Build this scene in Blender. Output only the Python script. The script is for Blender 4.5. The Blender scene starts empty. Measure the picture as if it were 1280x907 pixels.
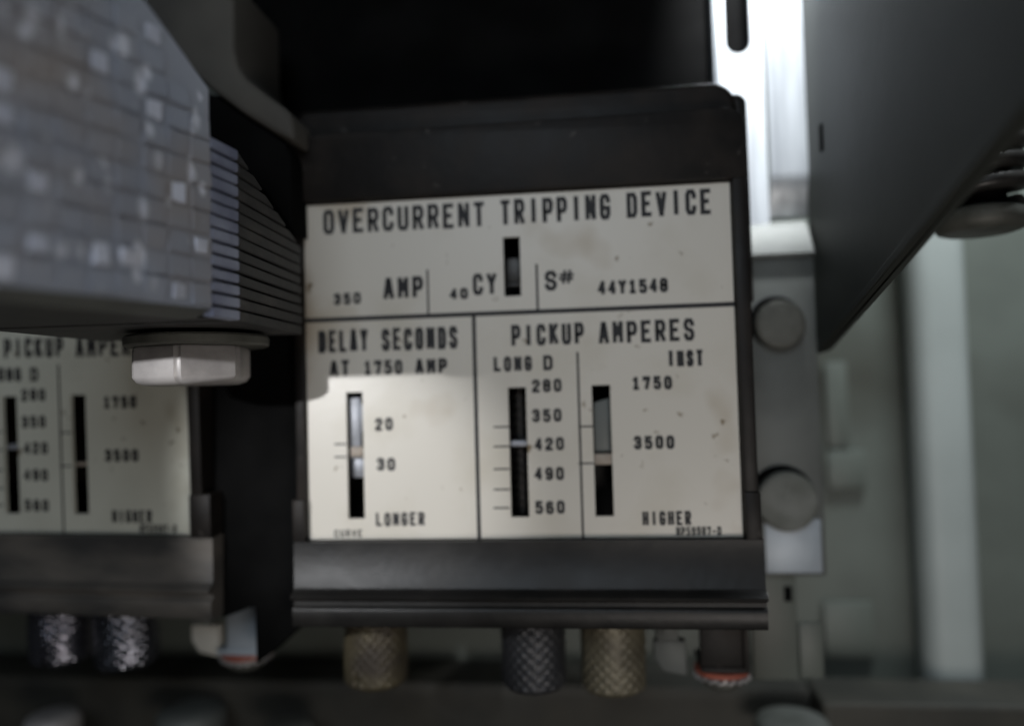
import bpy, bmesh, math, random
from mathutils import Matrix, Vector, noise
random.seed(7)
S = 0.001                      # everything below is written in millimetres
C = bpy.context.scene
COL = C.collection
R = math.radians

# ------------------------------------------------------------------ camera
cam_d = bpy.data.cameras.new('camera')
cam = bpy.data.objects.new('camera', cam_d)
COL.objects.link(cam)
CAM = Vector((17.361, -159.0, -5.691))
# rows of the camera frame (right, down, forward) in world coordinates
_x = Vector((0.99324, 0.1127, -0.0271))
_f = Vector((-0.11180, 0.99300, 0.03805)).normalized()
_x = (_x - _f * _x.dot(_f)).normalized()
_d = _f.cross(_x).normalized()
cam.matrix_world = Matrix(((_x.x, -_d.x, -_f.x, CAM.x * S),
                           (_x.y, -_d.y, -_f.y, CAM.y * S),
                           (_x.z, -_d.z, -_f.z, CAM.z * S),
                           (0, 0, 0, 1)))
FPX = 960.0
cam_d.sensor_width = 36
cam_d.lens = FPX / 1280 * 36
cam_d.clip_start = 0.005
cam_d.clip_end = 20
cam_d.dof.use_dof = True
cam_d.dof.focus_distance = 0.1375
cam_d.dof.aperture_fstop = 4.7
C.camera = cam


def at(px, py, Y):
    """point of the plane y = Y (mm) seen at a pixel of the 1280x907 photograph"""
    d = _x * ((px - 640) / FPX) + _d * ((py - 453.5) / FPX) + _f
    k = (Y - CAM.y) / d.y
    return CAM + d * k


# ------------------------------------------------------------------ light
W = bpy.data.worlds.new('World')
C.world = W
W.use_nodes = True
bg = W.node_tree.nodes['Background']
bg.inputs[0].default_value = (0.80, 0.92, 1.0, 1)
bg.inputs[1].default_value = 0.016
C.view_settings.view_transform = 'Standard'
C.view_settings.look = 'None'
C.view_settings.gamma = 1
C.view_settings.exposure = 0


def lamp(name, kind, loc, target, power, color, **kw):
    l = bpy.data.lights.new(name, kind)
    l.energy = power
    l.color = color
    for k, v in kw.items():
        setattr(l, k, v)
    o = bpy.data.objects.new(name, l)
    COL.objects.link(o)
    o.location = Vector(loc) * S
    o.rotation_euler = (Vector(target) - Vector(loc)).to_track_quat('-Z', 'Y').to_euler()
    return o


# light of the room falling in through the open cabinet front, low right
lamp('room_light', 'AREA', (70, -185, -105), (16, 0, -22), 0.125, (1.0, 0.93, 0.87), shape='RECTANGLE', size=0.08, size_y=0.05)
# cool fill lamp added from the front left for the laminated block
lamp('cool_fill', 'AREA', (-20, -330, 140), (-50, -30, 30), 0.33, (0.80, 0.90, 1.0), shape='RECTANGLE', size=0.15, size_y=0.15)
# narrow beam that slips under the laminated block on to the delay scale
lamp('torch', 'SPOT', (-100, -150, 15.8), (-40, 0, -25), 0.80, (0.97, 0.98, 1.0), spot_size=R(28), spot_blend=0.75, shadow_soft_size=0.0006)
# strip light above, shining down behind the side plate
lamp('strip_light', 'SPOT', (61, -4, 155), (59, 28, 90), 3.4, (0.95, 0.98, 1.0), spot_size=R(34), spot_blend=0.5, shadow_soft_size=0.006)
lamp('top_light', 'AREA', (125, 0, 150), (112, 50, 10), 0.38, (0.88, 0.96, 1.0), shape='RECTANGLE', size=0.05, size_y=0.03)


# ------------------------------------------------------------------ materials
def mat(name, col, rough=0.5, metal=0.0, col2=None, scale=40.0, stretch=(1, 1, 1), lo=0.4, hi=0.65,
        bump=0.0, bscale=300.0, detail=5.0, spec=0.5, rvar=0.0, col3=None, s3=12.0, lo3=.55, hi3=.7, specks=None):
    m = bpy.data.materials.new(name)
    m.use_nodes = True
    nt = m.node_tree
    N, L = nt.nodes, nt.links
    p = N['Principled BSDF']
    p.inputs['Roughness'].default_value = rough
    p.inputs['Metallic'].default_value = metal
    p.inputs['Specular IOR Level'].default_value = spec
    p.inputs['Base Color'].default_value = (*col, 1)
    tc = N.new('ShaderNodeTexCoord')
    mp = N.new('ShaderNodeMapping')
    mp.inputs['Scale'].default_value = stretch
    L.new(tc.outputs['Object'], mp.inputs['Vector'])
    last = None
    if col2 is not None:
        n = N.new('ShaderNodeTexNoise')
        n.inputs['Scale'].default_value = scale
        n.inputs['Detail'].default_value = detail
        L.new(mp.outputs[0], n.inputs['Vector'])
        r = N.new('ShaderNodeMapRange')
        r.inputs['From Min'].default_value = lo
        r.inputs['From Max'].default_value = hi
        L.new(n.outputs['Fac'], r.inputs['Value'])
        mx = N.new('ShaderNodeMix')
        mx.data_type = 'RGBA'
        mx.inputs[6].default_value = (*col, 1)
        mx.inputs[7].default_value = (*col2, 1)
        L.new(r.outputs[0], mx.inputs[0])
        last = mx.outputs[2]
        if rvar:
            rr = N.new('ShaderNodeMapRange')
            rr.inputs['To Min'].default_value = rough - rvar
            rr.inputs['To Max'].default_value = rough + rvar
            L.new(n.outputs['Fac'], rr.inputs['Value'])
            L.new(rr.outputs[0], p.inputs['Roughness'])
    if col3 is not None:
        n3 = N.new('ShaderNodeTexNoise')
        n3.inputs['Scale'].default_value = s3
        n3.inputs['Detail'].default_value = 3
        L.new(tc.outputs['Object'], n3.inputs['Vector'])
        r3 = N.new('ShaderNodeMapRange')
        r3.inputs['From Min'].default_value = lo3
        r3.inputs['From Max'].default_value = hi3
        L.new(n3.outputs['Fac'], r3.inputs['Value'])
        m3 = N.new('ShaderNodeMix')
        m3.data_type = 'RGBA'
        if last:
            L.new(last, m3.inputs[6])
        else:
            m3.inputs[6].default_value = (*col, 1)
        m3.inputs[7].default_value = (*col3, 1)
        L.new(r3.outputs[0], m3.inputs[0])
        last = m3.outputs[2]
    if specks is not None:
        n4 = N.new('ShaderNodeTexNoise')
        n4.inputs['Scale'].default_value = 260
        n4.inputs['Detail'].default_value = 2
        L.new(tc.outputs['Object'], n4.inputs['Vector'])
        r4 = N.new('ShaderNodeMapRange')
        r4.inputs['From Min'].default_value = .69
        r4.inputs['From Max'].default_value = .76
        L.new(n4.outputs['Fac'], r4.inputs['Value'])
        m4 = N.new('ShaderNodeMix')
        m4.data_type = 'RGBA'
        L.new(last, m4.inputs[6])
        m4.inputs[7].default_value = (*specks, 1)
        L.new(r4.outputs[0], m4.inputs[0])
        last = m4.outputs[2]
    if last:
        L.new(last, p.inputs['Base Color'])
    if bump:
        nb = N.new('ShaderNodeTexNoise')
        nb.inputs['Scale'].default_value = bscale
        nb.inputs['Detail'].default_value = 4
        L.new(mp.outputs[0], nb.inputs['Vector'])
        b = N.new('ShaderNodeBump')
        b.inputs['Strength'].default_value = bump
        b.inputs['Distance'].default_value = 0.0006
        L.new(nb.outputs['Fac'], b.inputs['Height'])
        L.new(b.outputs[0], p.inputs['Normal'])
    return m


M = {}
M['ivory'] = mat('aged_ivory_plate', (0.60, 0.565, 0.50), 0.38, col2=(0.52, 0.48, 0.40), scale=60, lo=.5, hi=.8,
                 bump=.05, bscale=500, col3=(0.36, 0.28, 0.18), s3=42, lo3=.60, hi3=.80, specks=(.20, .15, .09))
M['ivory_green'] = mat('aged_greenish_plate', (0.52, 0.52, 0.45), 0.5, col2=(0.44, 0.44, 0.375), scale=60, lo=.5, hi=.8,
                       bump=.05, bscale=500, col3=(0.27, 0.23, 0.16), s3=42, lo3=.60, hi3=.80, specks=(.16, .13, .09))
M['ink'] = mat('black_ink', (0.022, 0.022, 0.024), 0.6, spec=.3)
M['ink_light'] = mat('thin_grey_ink', (0.075, 0.075, 0.07), 0.6, spec=.3)
M['bakelite'] = mat('dusty_black_bakelite', (0.0080, 0.0066, 0.0058), 0.52, col2=(0.026, 0.020, 0.016), scale=90, lo=.45, hi=.85,
                    bump=.10, bscale=420, rvar=.14, spec=.24, specks=(.045, .04, .036))
M['bakelite_dust_lit'] = mat('grimy_lit_black_bakelite', (0.04, 0.039, 0.038), 0.48, col2=(0.17, 0.15, 0.128), scale=60, lo=.42, hi=.85,
                         stretch=(.6, 1, 1.6), bump=.18, bscale=420, rvar=.1)  # grime, on a base lightened to imitate light on the band
M['black'] = mat('matt_black_moulding', (0.0035, 0.0035, 0.0035), 0.85, col2=(0.006, 0.006, 0.006), scale=60, bump=.06, spec=.03)
M['arm'] = mat('dull_brown_black_moulding', (0.085, 0.080, 0.070), 0.7, col2=(0.06, 0.056, 0.05), scale=40, bump=.08, spec=.2)
M['steel'] = mat('zinc_plated_steel', (0.66, 0.69, 0.72), 0.42, 0.6, col2=(0.30, 0.32, 0.35), scale=60, lo=.42, hi=.75, stretch=(4, 4, .35), bump=.10, bscale=160, rvar=.1)
M['steel_dull'] = mat('dull_grey_steel', (0.13, 0.138, 0.13), 0.6, 0.2, col2=(0.085, 0.09, 0.085), scale=45, bump=.12, bscale=220, rvar=.1)
M['bolt'] = mat('bare_bolt_steel', (0.40, 0.38, 0.37), 0.5, 0.25, col2=(0.27, 0.255, 0.25), scale=120, bump=.25, bscale=260, rvar=.12)
M['bolt_dull'] = mat('tarnished_bolt_steel', (0.115, 0.115, 0.10), 0.6, 0.25, col2=(0.07, 0.07, 0.06), scale=150, bump=.3, bscale=260)
M['lam'] = mat('dark_laminated_steel', (0.045, 0.045, 0.045), 0.6, 0.3, col2=(0.10, 0.095, 0.09), scale=90, lo=.5, hi=.75, stretch=(1, 1, 2), bump=.2, bscale=300, rvar=.12)
M['lit_steel'] = mat('bluish_lit_steel', (0.32, 0.35, 0.45), 0.4, 0.3, col2=(0.20, 0.22, 0.31), scale=120, bump=.1, bscale=300)  # bluish tint imitates light reflected off the sheet edges
M['pale_bolt'] = mat('pale_dull_bolt', (0.17, 0.175, 0.16), 0.7, 0.0, col2=(0.11, 0.115, 0.10), scale=160, bump=.25, bscale=260)
M['bakelite_lip'] = mat('rubbed_black_bakelite', (0.009, 0.0085, 0.008), 0.44, col2=(0.022, 0.020, 0.018), scale=90, lo=.45, hi=.85, bump=.10, bscale=420, rvar=.12, spec=.3)
M['dark_knob'] = mat('dull_black_knurled_steel', (0.045, 0.046, 0.05), 0.42, 0.4, col2=(0.09, 0.09, 0.09), scale=200, lo=.55, hi=.8, bump=.15, bscale=500)
M['glint_pad'] = mat('painted_glint_pad_tops', (0.62, 0.645, 0.73), 0.4, 0.2, col2=(0.40, 0.425, 0.50), scale=160, lo=.35, hi=.7, bump=.15, bscale=300)
M['gusset'] = mat('dark_grey_painted_steel', (0.040, 0.043, 0.038), 0.6, 0.0, col2=(0.030, 0.033, 0.029), scale=22, bump=.05, rvar=.08, spec=.3)
M['panel'] = mat('grey_green_enamel', (0.125, 0.14, 0.122), 0.5, col2=(0.088, 0.098, 0.084), scale=24, bump=.05, bscale=200, col3=(.062, .064, .052), s3=14)
M['post'] = mat('pale_grey_enamel', (0.40, 0.435, 0.42), 0.5, col2=(0.32, 0.35, 0.335), scale=18, bump=.05, bscale=200)
M['shelf'] = mat('grimy_dark_shelf', (0.030, 0.029, 0.024), 0.65, col2=(0.048, 0.045, 0.036), scale=60, bump=.2, bscale=240)
M['brass'] = mat('tarnished_brass', (0.10, 0.084, 0.050), 0.55, 0.25, col2=(0.045, 0.036, 0.027), scale=110, bump=.2, bscale=500, rvar=.1)
M['brass_pale'] = mat('pale_tarnished_brass', (0.17, 0.152, 0.105), 0.5, 0.25, col2=(0.085, 0.073, 0.05), scale=110, bump=.2, bscale=500, rvar=.1)
M['gun'] = mat('blackened_knurled_steel', (0.19, 0.197, 0.23), 0.22, 0.95, col2=(0.12, 0.12, 0.13), scale=200, lo=.45, hi=.8, bump=.15, bscale=500)
M['rust_gun'] = mat('blackened_steel_with_rust', (0.18, 0.18, 0.21), 0.22, 0.92, col2=(0.25, 0.11, 0.04), scale=60, lo=.58, hi=.7, bump=.15, bscale=500)
M['red'] = mat('red_fibre', (0.36, 0.10, 0.06), 0.7, col2=(0.26, 0.07, 0.045), scale=150, bump=.2)
M['foot'] = mat('grey_blue_plated_foot', (0.40, 0.44, 0.48), 0.5, 0.3, col2=(0.32, 0.36, 0.40), scale=60, bump=.08)
M['dirty_white'] = mat('dirty_white_clip', (0.48, 0.46, 0.41), 0.55, col2=(0.36, 0.34, 0.29), scale=80, bump=.1)
M['tan'] = mat('tan_pointer', (0.34, 0.29, 0.24), 0.55, col2=(0.25, 0.205, 0.165), scale=200)
M['scale_metal'] = mat('light_grey_slide', (0.30, 0.31, 0.34), 0.45, 0.3, col2=(0.20, 0.205, 0.22), scale=200)
M['spring'] = mat('oily_black_spring_steel', (0.028, 0.026, 0.024), 0.4, 0.4, col2=(0.05, 0.046, 0.042), scale=120, bump=.15)


def speckled():
    """blue grey enamel with glints painted in as short upright pale flecks"""
    m = mat('glint_flecked_enamel', (0.33, 0.355, 0.41), 0.42, 0.2, col2=(0.25, 0.272, 0.325), scale=35, lo=.35, hi=.7, bump=.12, bscale=240, rvar=.1,
            col3=(.31, .28, .26), s3=30)
    nt = m.node_tree
    N, L = nt.nodes, nt.links
    p = N['Principled BSDF']
    src = p.inputs['Base Color'].links[0].from_socket
    tc = N.new('ShaderNodeTexCoord')
    fac = None
    for sx, sz, lo, hi, seedz, keep in ((300, 150, .45, .2, 0.0, .55), (420, 250, .45, .2, 3.7, .5)):
        mp = N.new('ShaderNodeMapping')
        mp.inputs['Scale'].default_value = (.001, sx, sz)
        mp.inputs['Location'].default_value = (0, seedz, seedz)
        L.new(tc.outputs['Object'], mp.inputs[0])
        v = N.new('ShaderNodeTexVoronoi')
        v.inputs['Scale'].default_value = 1
        v.inputs['Randomness'].default_value = .75
        L.new(mp.outputs[0], v.inputs['Vector'])
        r = N.new('ShaderNodeMapRange')
        r.inputs['From Min'].default_value = lo
        r.inputs['From Max'].default_value = hi
        L.new(v.outputs['Distance'], r.inputs['Value'])
        sep = N.new('ShaderNodeSeparateColor')
        L.new(v.outputs['Color'], sep.inputs[0])
        g = N.new('ShaderNodeMapRange')
        g.inputs['From Min'].default_value = keep
        g.inputs['From Max'].default_value = 1.0
        L.new(sep.outputs[0], g.inputs['Value'])
        mu = N.new('ShaderNodeMath')
        mu.operation = 'MULTIPLY'
        L.new(r.outputs[0], mu.inputs[0])
        L.new(g.outputs[0], mu.inputs[1])
        if fac is None:
            fac = mu.outputs[0]
        else:
            mxm = N.new('ShaderNodeMath')
            mxm.operation = 'MAXIMUM'
            L.new(fac, mxm.inputs[0])
            L.new(mu.outputs[0], mxm.inputs[1])
            fac = mxm.outputs[0]
    mx = N.new('ShaderNodeMix')
    mx.data_type = 'RGBA'
    L.new(fac, mx.inputs[0])
    L.new(src, mx.inputs[6])
    mx.inputs[7].default_value = (0.85, 0.87, 0.95, 1)  # pale colour of the painted glints
    L.new(mx.outputs[2], p.inputs['Base Color'])
    return m


M['speckle'] = speckled()


# ------------------------------------------------------------------ mesh helpers
class MB:
    """collects shapes in millimetres, links them as ONE mesh object"""

    def __init__(s):
        s.bm = bmesh.new()

    def _join(s, b):
        me = bpy.data.meshes.new('tmp')
        b.to_mesh(me)
        b.free()
        s.bm.from_mesh(me)
        bpy.data.meshes.remove(me)

    def box(s, x0, x1, y0, y1, z0, z1, bev=0.0, rot=None, seg=2):
        b = bmesh.new()
        bmesh.ops.create_cube(b, size=1)
        c = Vector(((x0 + x1) / 2, (y0 + y1) / 2, (z0 + z1) / 2))
        d = (abs(x1 - x0), abs(y1 - y0), abs(z1 - z0))
        for v in b.verts:
            v.co = Vector((v.co.x * d[0], v.co.y * d[1], v.co.z * d[2]))
        if bev:
            bmesh.ops.bevel(b, geom=list(b.edges), offset=bev, segments=seg, profile=.5, affect='EDGES')
        for v in b.verts:
            v.co = (rot @ v.co if rot else v.co) + c
        s._join(b)
        return s

    def prism(s, pts, y0, y1, bev=0.0, seg=2, back=None):
        """outline of (x, z) points extruded from y0 (front) to y1"""
        b = bmesh.new()
        f = [b.verts.new((x, y0, z)) for x, z in pts]
        k = [b.verts.new((x, y1, z)) for x, z in (back or pts)]
        n = len(pts)
        b.faces.new(f)
        b.faces.new(list(reversed(k)))
        for i in range(n):
            b.faces.new((f[i], k[i], k[(i + 1) % n], f[(i + 1) % n]))
        bmesh.ops.recalc_face_normals(b, faces=list(b.faces))
        if bev:
            ed = [e for e in b.edges if e.calc_face_angle(0) > .35]
            bmesh.ops.bevel(b, geom=ed, offset=bev, segments=seg, profile=.5, affect='EDGES')
        s._join(b)
        return s

    def sweep(s, prof, x0, x1):
        """profile of (y, z) points extruded along x"""
        b = bmesh.new()
        f = [b.verts.new((x0, y, z)) for y, z in prof]
        k = [b.verts.new((x1, y, z)) for y, z in prof]
        n = len(prof)
        b.faces.new(f)
        b.faces.new(list(reversed(k)))
        for i in range(n):
            b.faces.new((f[i], k[i], k[(i + 1) % n], f[(i + 1) % n]))
        bmesh.ops.recalc_face_normals(b, faces=list(b.faces))
        s._join(b)
        return s

    def lathe(s, prof, c, axis='z', n=48, hexa=False):
        """(r, h) profile turned about an axis through c"""
        b = bmesh.new()
        rings = []
        for r, h in prof:
            ring = []
            for i in range(n):
                a = 2 * math.pi * i / n
                u, v = r * math.cos(a), r * math.sin(a)
                co = {'z': (u, v, h), 'y': (u, h, v), 'x': (h, u, v)}[axis]
                ring.append(b.verts.new(Vector(co) + Vector(c)))
            rings.append(ring)
        for a, d in zip(rings, rings[1:]):
            for i in range(n):
                b.faces.new((a[i], a[(i + 1) % n], d[(i + 1) % n], d[i]))
        b.faces.new(rings[0])
        b.faces.new(rings[-1])
        bmesh.ops.recalc_face_normals(b, faces=list(b.faces))
        s._join(b)
        return s

    def tube(s, pts, r, n=10):
        b = bmesh.new()
        rings = []
        P = [Vector(p) for p in pts]
        up = Vector((0.13, 0.21, 0.97))
        for i, p in enumerate(P):
            t = (P[min(i + 1, len(P) - 1)] - P[max(i - 1, 0)]).normalized()
            u = t.cross(up).normalized()
            v = t.cross(u)
            rings.append([b.verts.new(p + (u * math.cos(2 * math.pi * k / n) + v * math.sin(2 * math.pi * k / n)) * r) for k in range(n)])
        for a, d in zip(rings, rings[1:]):
            for i in range(n):
                b.faces.new((a[i], a[(i + 1) % n], d[(i + 1) % n], d[i]))
        b.faces.new(rings[0])
        b.faces.new(rings[-1])
        bmesh.ops.recalc_face_normals(b, faces=list(b.faces))
        s._join(b)
        return s

    def build(s, name, material, parent=None, origin=(0, 0, 0), smooth=False, angle=35):
        o0 = Vector(origin)
        for v in s.bm.verts:
            v.co = (v.co - o0) * S
        me = bpy.data.meshes.new(name)
        s.bm.to_mesh(me)
        s.bm.free()
        if smooth:
            me.polygons.foreach_set('use_smooth', [True] * len(me.polygons))
            me.set_sharp_from_angle(angle=R(angle))
        me.materials.append(material)
        o = bpy.data.objects.new(name, me)
        COL.objects.link(o)
        if parent:
            o.parent = parent
        else:
            o.location = o0 * S
        return o


def tag(o, label=None, cat=None, group=None, kind=None):
    if label:
        o['label'] = label
    if cat:
        o['category'] = cat
    if group:
        o['group'] = group
    if kind:
        o['kind'] = kind
    return o


def empty(name, loc, label, cat, group=None):
    o = bpy.data.objects.new(name, None)
    o.empty_display_size = .01
    COL.objects.link(o)
    o.location = Vector(loc) * S
    return tag(o, label, cat, group)


# ------------------------------------------------------------------ engraved stroke lettering (4 x 6 cell)
G = {
    'A': [[(0, 0), (1.6, 6), (2.4, 6), (4, 0)], [(.6, 1.8), (3.4, 1.8)]],
    'C': [[(4, 4.4), (4, 5.1), (3.1, 6), (.9, 6), (0, 5.1), (0, .9), (.9, 0), (3.1, 0), (4, .9), (4, 1.6)]],
    'D': [[(0, 0), (0, 6), (3, 6), (4, 5), (4, 1), (3, 0), (0, 0)]],
    'E': [[(4, 6), (0, 6), (0, 0), (4, 0)], [(0, 3.1), (3, 3.1)]],
    'G': [[(4, 4.5), (4, 5.1), (3.1, 6), (.9, 6), (0, 5.1), (0, .9), (.9, 0), (3.1, 0), (4, .9), (4, 2.7), (2.2, 2.7)]],
    'H': [[(0, 0), (0, 6)], [(4, 0), (4, 6)], [(0, 3), (4, 3)]],
    'I': [[(2, 0), (2, 6)]],
    'K': [[(0, 0), (0, 6)], [(4, 6), (.2, 2.4)], [(1.4, 3.5), (4, 0)]],
    'L': [[(0, 6), (0, 0), (4, 0)]],
    'M': [[(0, 0), (0, 6), (2, 2.2), (4, 6), (4, 0)]],
    'N': [[(0, 0), (0, 6), (4, 0), (4, 6)]],
    'O': [[(.9, 0), (0, .9), (0, 5.1), (.9, 6), (3.1, 6), (4, 5.1), (4, .9), (3.1, 0), (.9, 0)]],
    'P': [[(0, 0), (0, 6), (3.1, 6), (4, 5.2), (4, 3.4), (3.1, 2.6), (0, 2.6)]],
    'R': [[(0, 0), (0, 6), (3.1, 6), (4, 5.2), (4, 3.6), (3.1, 2.8), (0, 2.8)], [(2.2, 2.8), (4, 0)]],
    'S': [[(4, 4.6), (4, 5.1), (3.1, 6), (.9, 6), (0, 5.1), (0, 4), (.9, 3.2), (3.1, 2.8), (4, 2), (4, .9), (3.1, 0), (.9, 0), (0, .9), (0, 1.4)]],
    'T': [[(0, 6), (4, 6)], [(2, 6), (2, 0)]],
    'U': [[(0, 6), (0, .9), (.9, 0), (3.1, 0), (4, .9), (4, 6)]],
    'V': [[(0, 6), (2, 0), (4, 6)]],
    'Y': [[(0, 6), (2, 3), (4, 6)], [(2, 3), (2, 0)]],
    '0': [[(.9, 0), (0, .9), (0, 5.1), (.9, 6), (3.1, 6), (4, 5.1), (4, .9), (3.1, 0), (.9, 0)]],
    '1': [[(.6, 4.8), (2, 6), (2, 0)], [(.5, 0), (3.5, 0)]],
    '2': [[(0, 4.6), (0, 5.1), (.9, 6), (3.1, 6), (4, 5.1), (4, 3.8), (0, .9), (0, 0), (4, 0)]],
    '3': [[(0, 5), (.9, 6), (3.1, 6), (4, 5.1), (4, 4), (3.1, 3.1), (1.5, 3.1)], [(3.1, 3.1), (4, 2.2), (4, .9), (3.1, 0), (.9, 0), (0, 1)]],
    '4': [[(3, 0), (3, 6), (0, 1.8), (4, 1.8)]],
    '5': [[(3.8, 6), (.3, 6), (.2, 3.4), (3, 3.6), (4, 2.8), (4, .9), (3.1, 0), (.9, 0), (0, .9)]],
    '6': [[(3.8, 5.2), (3, 6), (1, 6), (0, 5.1), (0, .9), (.9, 0), (3.1, 0), (4, .9), (4, 2.6), (3.1, 3.4), (0, 3.2)]],
    '7': [[(0, 5), (0, 6), (4, 6), (1.8, 0)]],
    '8': [[(.9, 3.2), (0, 4), (0, 5.1), (.9, 6), (3.1, 6), (4, 5.1), (4, 4), (3.1, 3.2), (.9, 3.2), (0, 2.3), (0, .9), (.9, 0), (3.1, 0), (4, .9), (4, 2.3), (3.1, 3.2)]],
    '9': [[(.2, .8), (1, 0), (3, 0), (4, .9), (4, 5.1), (3.1, 6), (.9, 6), (0, 5.1), (0, 3.4), (.9, 2.6), (4, 2.8)]],
    '#': [[(1.1, 0), (1.7, 6)], [(2.7, 0), (3.3, 6)], [(0, 2), (4, 2)], [(.2, 4), (4.2, 4)]],
    '-': [[(.6, 2.8), (3.4, 2.8)]],
}
G['0t'] = G['0']


class Ink:
    """print lying on the plane y = 0, a few hundredths of a millimetre proud of it"""

    def __init__(s):
        s.bm = bmesh.new()
        s.k = 0

    def stroke(s, pts, w):
        P = [Vector(p) for p in pts]
        for i in range(1, len(P) - 1):
            if (P[i] - P[i - 1]).angle(P[i + 1] - P[i]) > R(100):
                s.stroke(pts[:i + 1], w)
                s.stroke(pts[i:], w)
                return
        s.k += 1
        y = -0.03 - 0.0012 * (s.k % 25)
        P = [Vector(p) for p in pts]
        closed = (P[0] - P[-1]).length < 1e-6 and len(P) > 2
        if closed:
            P = P[:-1]
        n = len(P)
        L, Rr = [], []
        for i, p in enumerate(P):
            a = P[i - 1] if (i > 0 or closed) else None
            b = P[(i + 1) % n] if (i < n - 1 or closed) else None
            d1 = (p - a).normalized() if a is not None else None
            d2 = (b - p).normalized() if b is not None else None
            if d1 is None:
                d1 = d2
                p = p - d2 * w * .35
            if d2 is None:
                d2 = d1
                p = p + d1 * w * .35
            n1 = Vector((-d1.y, d1.x))
            n2 = Vector((-d2.y, d2.x))
            m = (n1 + n2)
            m = m.normalized() if m.length > 1e-4 else n1
            k = w / 2 / max(.45, m.dot(n1))
            L.append(s.bm.verts.new((p.x + m.x * k, y, p.y + m.y * k)))
            Rr.append(s.bm.verts.new((p.x - m.x * k, y, p.y - m.y * k)))
        for i in range(n if closed else n - 1):
            j = (i + 1) % n
            s.bm.faces.new((L[i], L[j], Rr[j], Rr[i]))

    def text(s, t, x0, x1, z, h, w, gap=.34, slant=0.0):
        """t between x0 and x1 (mm), baseline z, cap height h, stroke w"""
        n = len(t)
        u = (x1 - x0) / (n + gap * (n - 1))       # cell width
        for i, ch in enumerate(t):
            if ch == ' ':
                continue
            ox = x0 + i * u * (1 + gap)
            oz = z + slant * (ox - x0) + random.uniform(-.02, .02) * h
            for pl in G[ch]:
                s.stroke([(ox + w / 2 + p[0] / 4 * (u - w), oz + w / 2 + p[1] / 6 * (h - w)) for p in pl], w)

    def bar(s, x0, x1, z0, z1):
        s.k += 1
        y = -0.025 - 0.0012 * (s.k % 8)
        vs = [s.bm.verts.new(c) for c in ((x0, y, z0), (x1, y, z0), (x1, y, z1), (x0, y, z1))]
        s.bm.faces.new(vs)

    def build(s, name, material, parent, origin):
        b = MB()
        b.bm.free()
        b.bm = s.bm
        bmesh.ops.recalc_face_normals(s.bm, faces=list(s.bm.faces))
        for f in s.bm.faces:
            if f.normal.y > 0:
                f.normal_flip()
        return b.build(name, material, parent, origin)


def pl(px, py):
    p = at(px, py, 0)
    return p.x, p.z


def ptext(ink, t, xa, xb, ytop, ybot, w, gap=.34, dx=0.0, dz=0.0):
    """text box read off the photograph, put on the plate plane (xa..xb wide at mid height)"""
    ym = (ytop + ybot) / 2
    xa_, zt = pl(xa, ytop)
    zb = pl(xa, ybot)[1]
    a = pl(xa, ym)
    b = pl(xb, ym)
    zt, zb = pl((xa + xb) / 2, ytop)[1], pl((xa + xb) / 2, ybot)[1]
    ink.text(t, a[0] + dx, b[0] + dx, zb + dz, zt - zb, w, gap)


# ------------------------------------------------------------------ the setting behind
PANEL_Y = 70
tag(MB().box(-330, 330, PANEL_Y, PANEL_Y + 3, -190, 330).build('back_panel', M['panel'], origin=(0, PANEL_Y, -190), smooth=True), kind='structure')


# ------------------------------------------------------------------ overcurrent trip device
PW, PH = 90.0, 71.6
SLOTS = {}
for key, (a, b, c, d) in {'top': (629.5, 650.5, 296, 370), 'delay': (434, 454.5, 490, 648), 'long': (637, 659.5, 484, 646), 'inst': (742, 765, 481, 645)}.items():
    t_ = [pl(x, y) for x in (a, b) for y in (c, d)]
    SLOTS[key] = (pl(a, (c + d) / 2)[0], pl(b, (c + d) / 2)[0], pl((a + b) / 2, d)[1], pl((a + b) / 2, c)[1])


def plate_mesh():
    xs = sorted({-PW / 2, PW / 2, *[v for s_ in SLOTS.values() for v in s_[:2]]})
    zs = sorted({-PH / 2, PH / 2, *[v for s_ in SLOTS.values() for v in s_[2:]]})
    b = bmesh.new()
    V = {}

    def gv(i, j):
        if (i, j) not in V:
            V[(i, j)] = b.verts.new((xs[i], 0, zs[j]))
        return V[(i, j)]
    for i in range(len(xs) - 1):
        for j in range(len(zs) - 1):
            mx, mz = (xs[i] + xs[i + 1]) / 2, (zs[j] + zs[j + 1]) / 2
            if any(s_[0] < mx < s_[1] and s_[2] < mz < s_[3] for s_ in SLOTS.values()):
                continue
            b.faces.new((gv(i, j), gv(i + 1, j), gv(i + 1, j + 1), gv(i, j + 1)))
    r = bmesh.ops.extrude_face_region(b, geom=list(b.faces))
    for e in r['geom']:
        if isinstance(e, bmesh.types.BMVert):
            e.co.y += 0.9
    bmesh.ops.recalc_face_normals(b, faces=list(b.faces))
    m = MB()
    m.bm.free()
    m.bm = b
    return m


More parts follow.
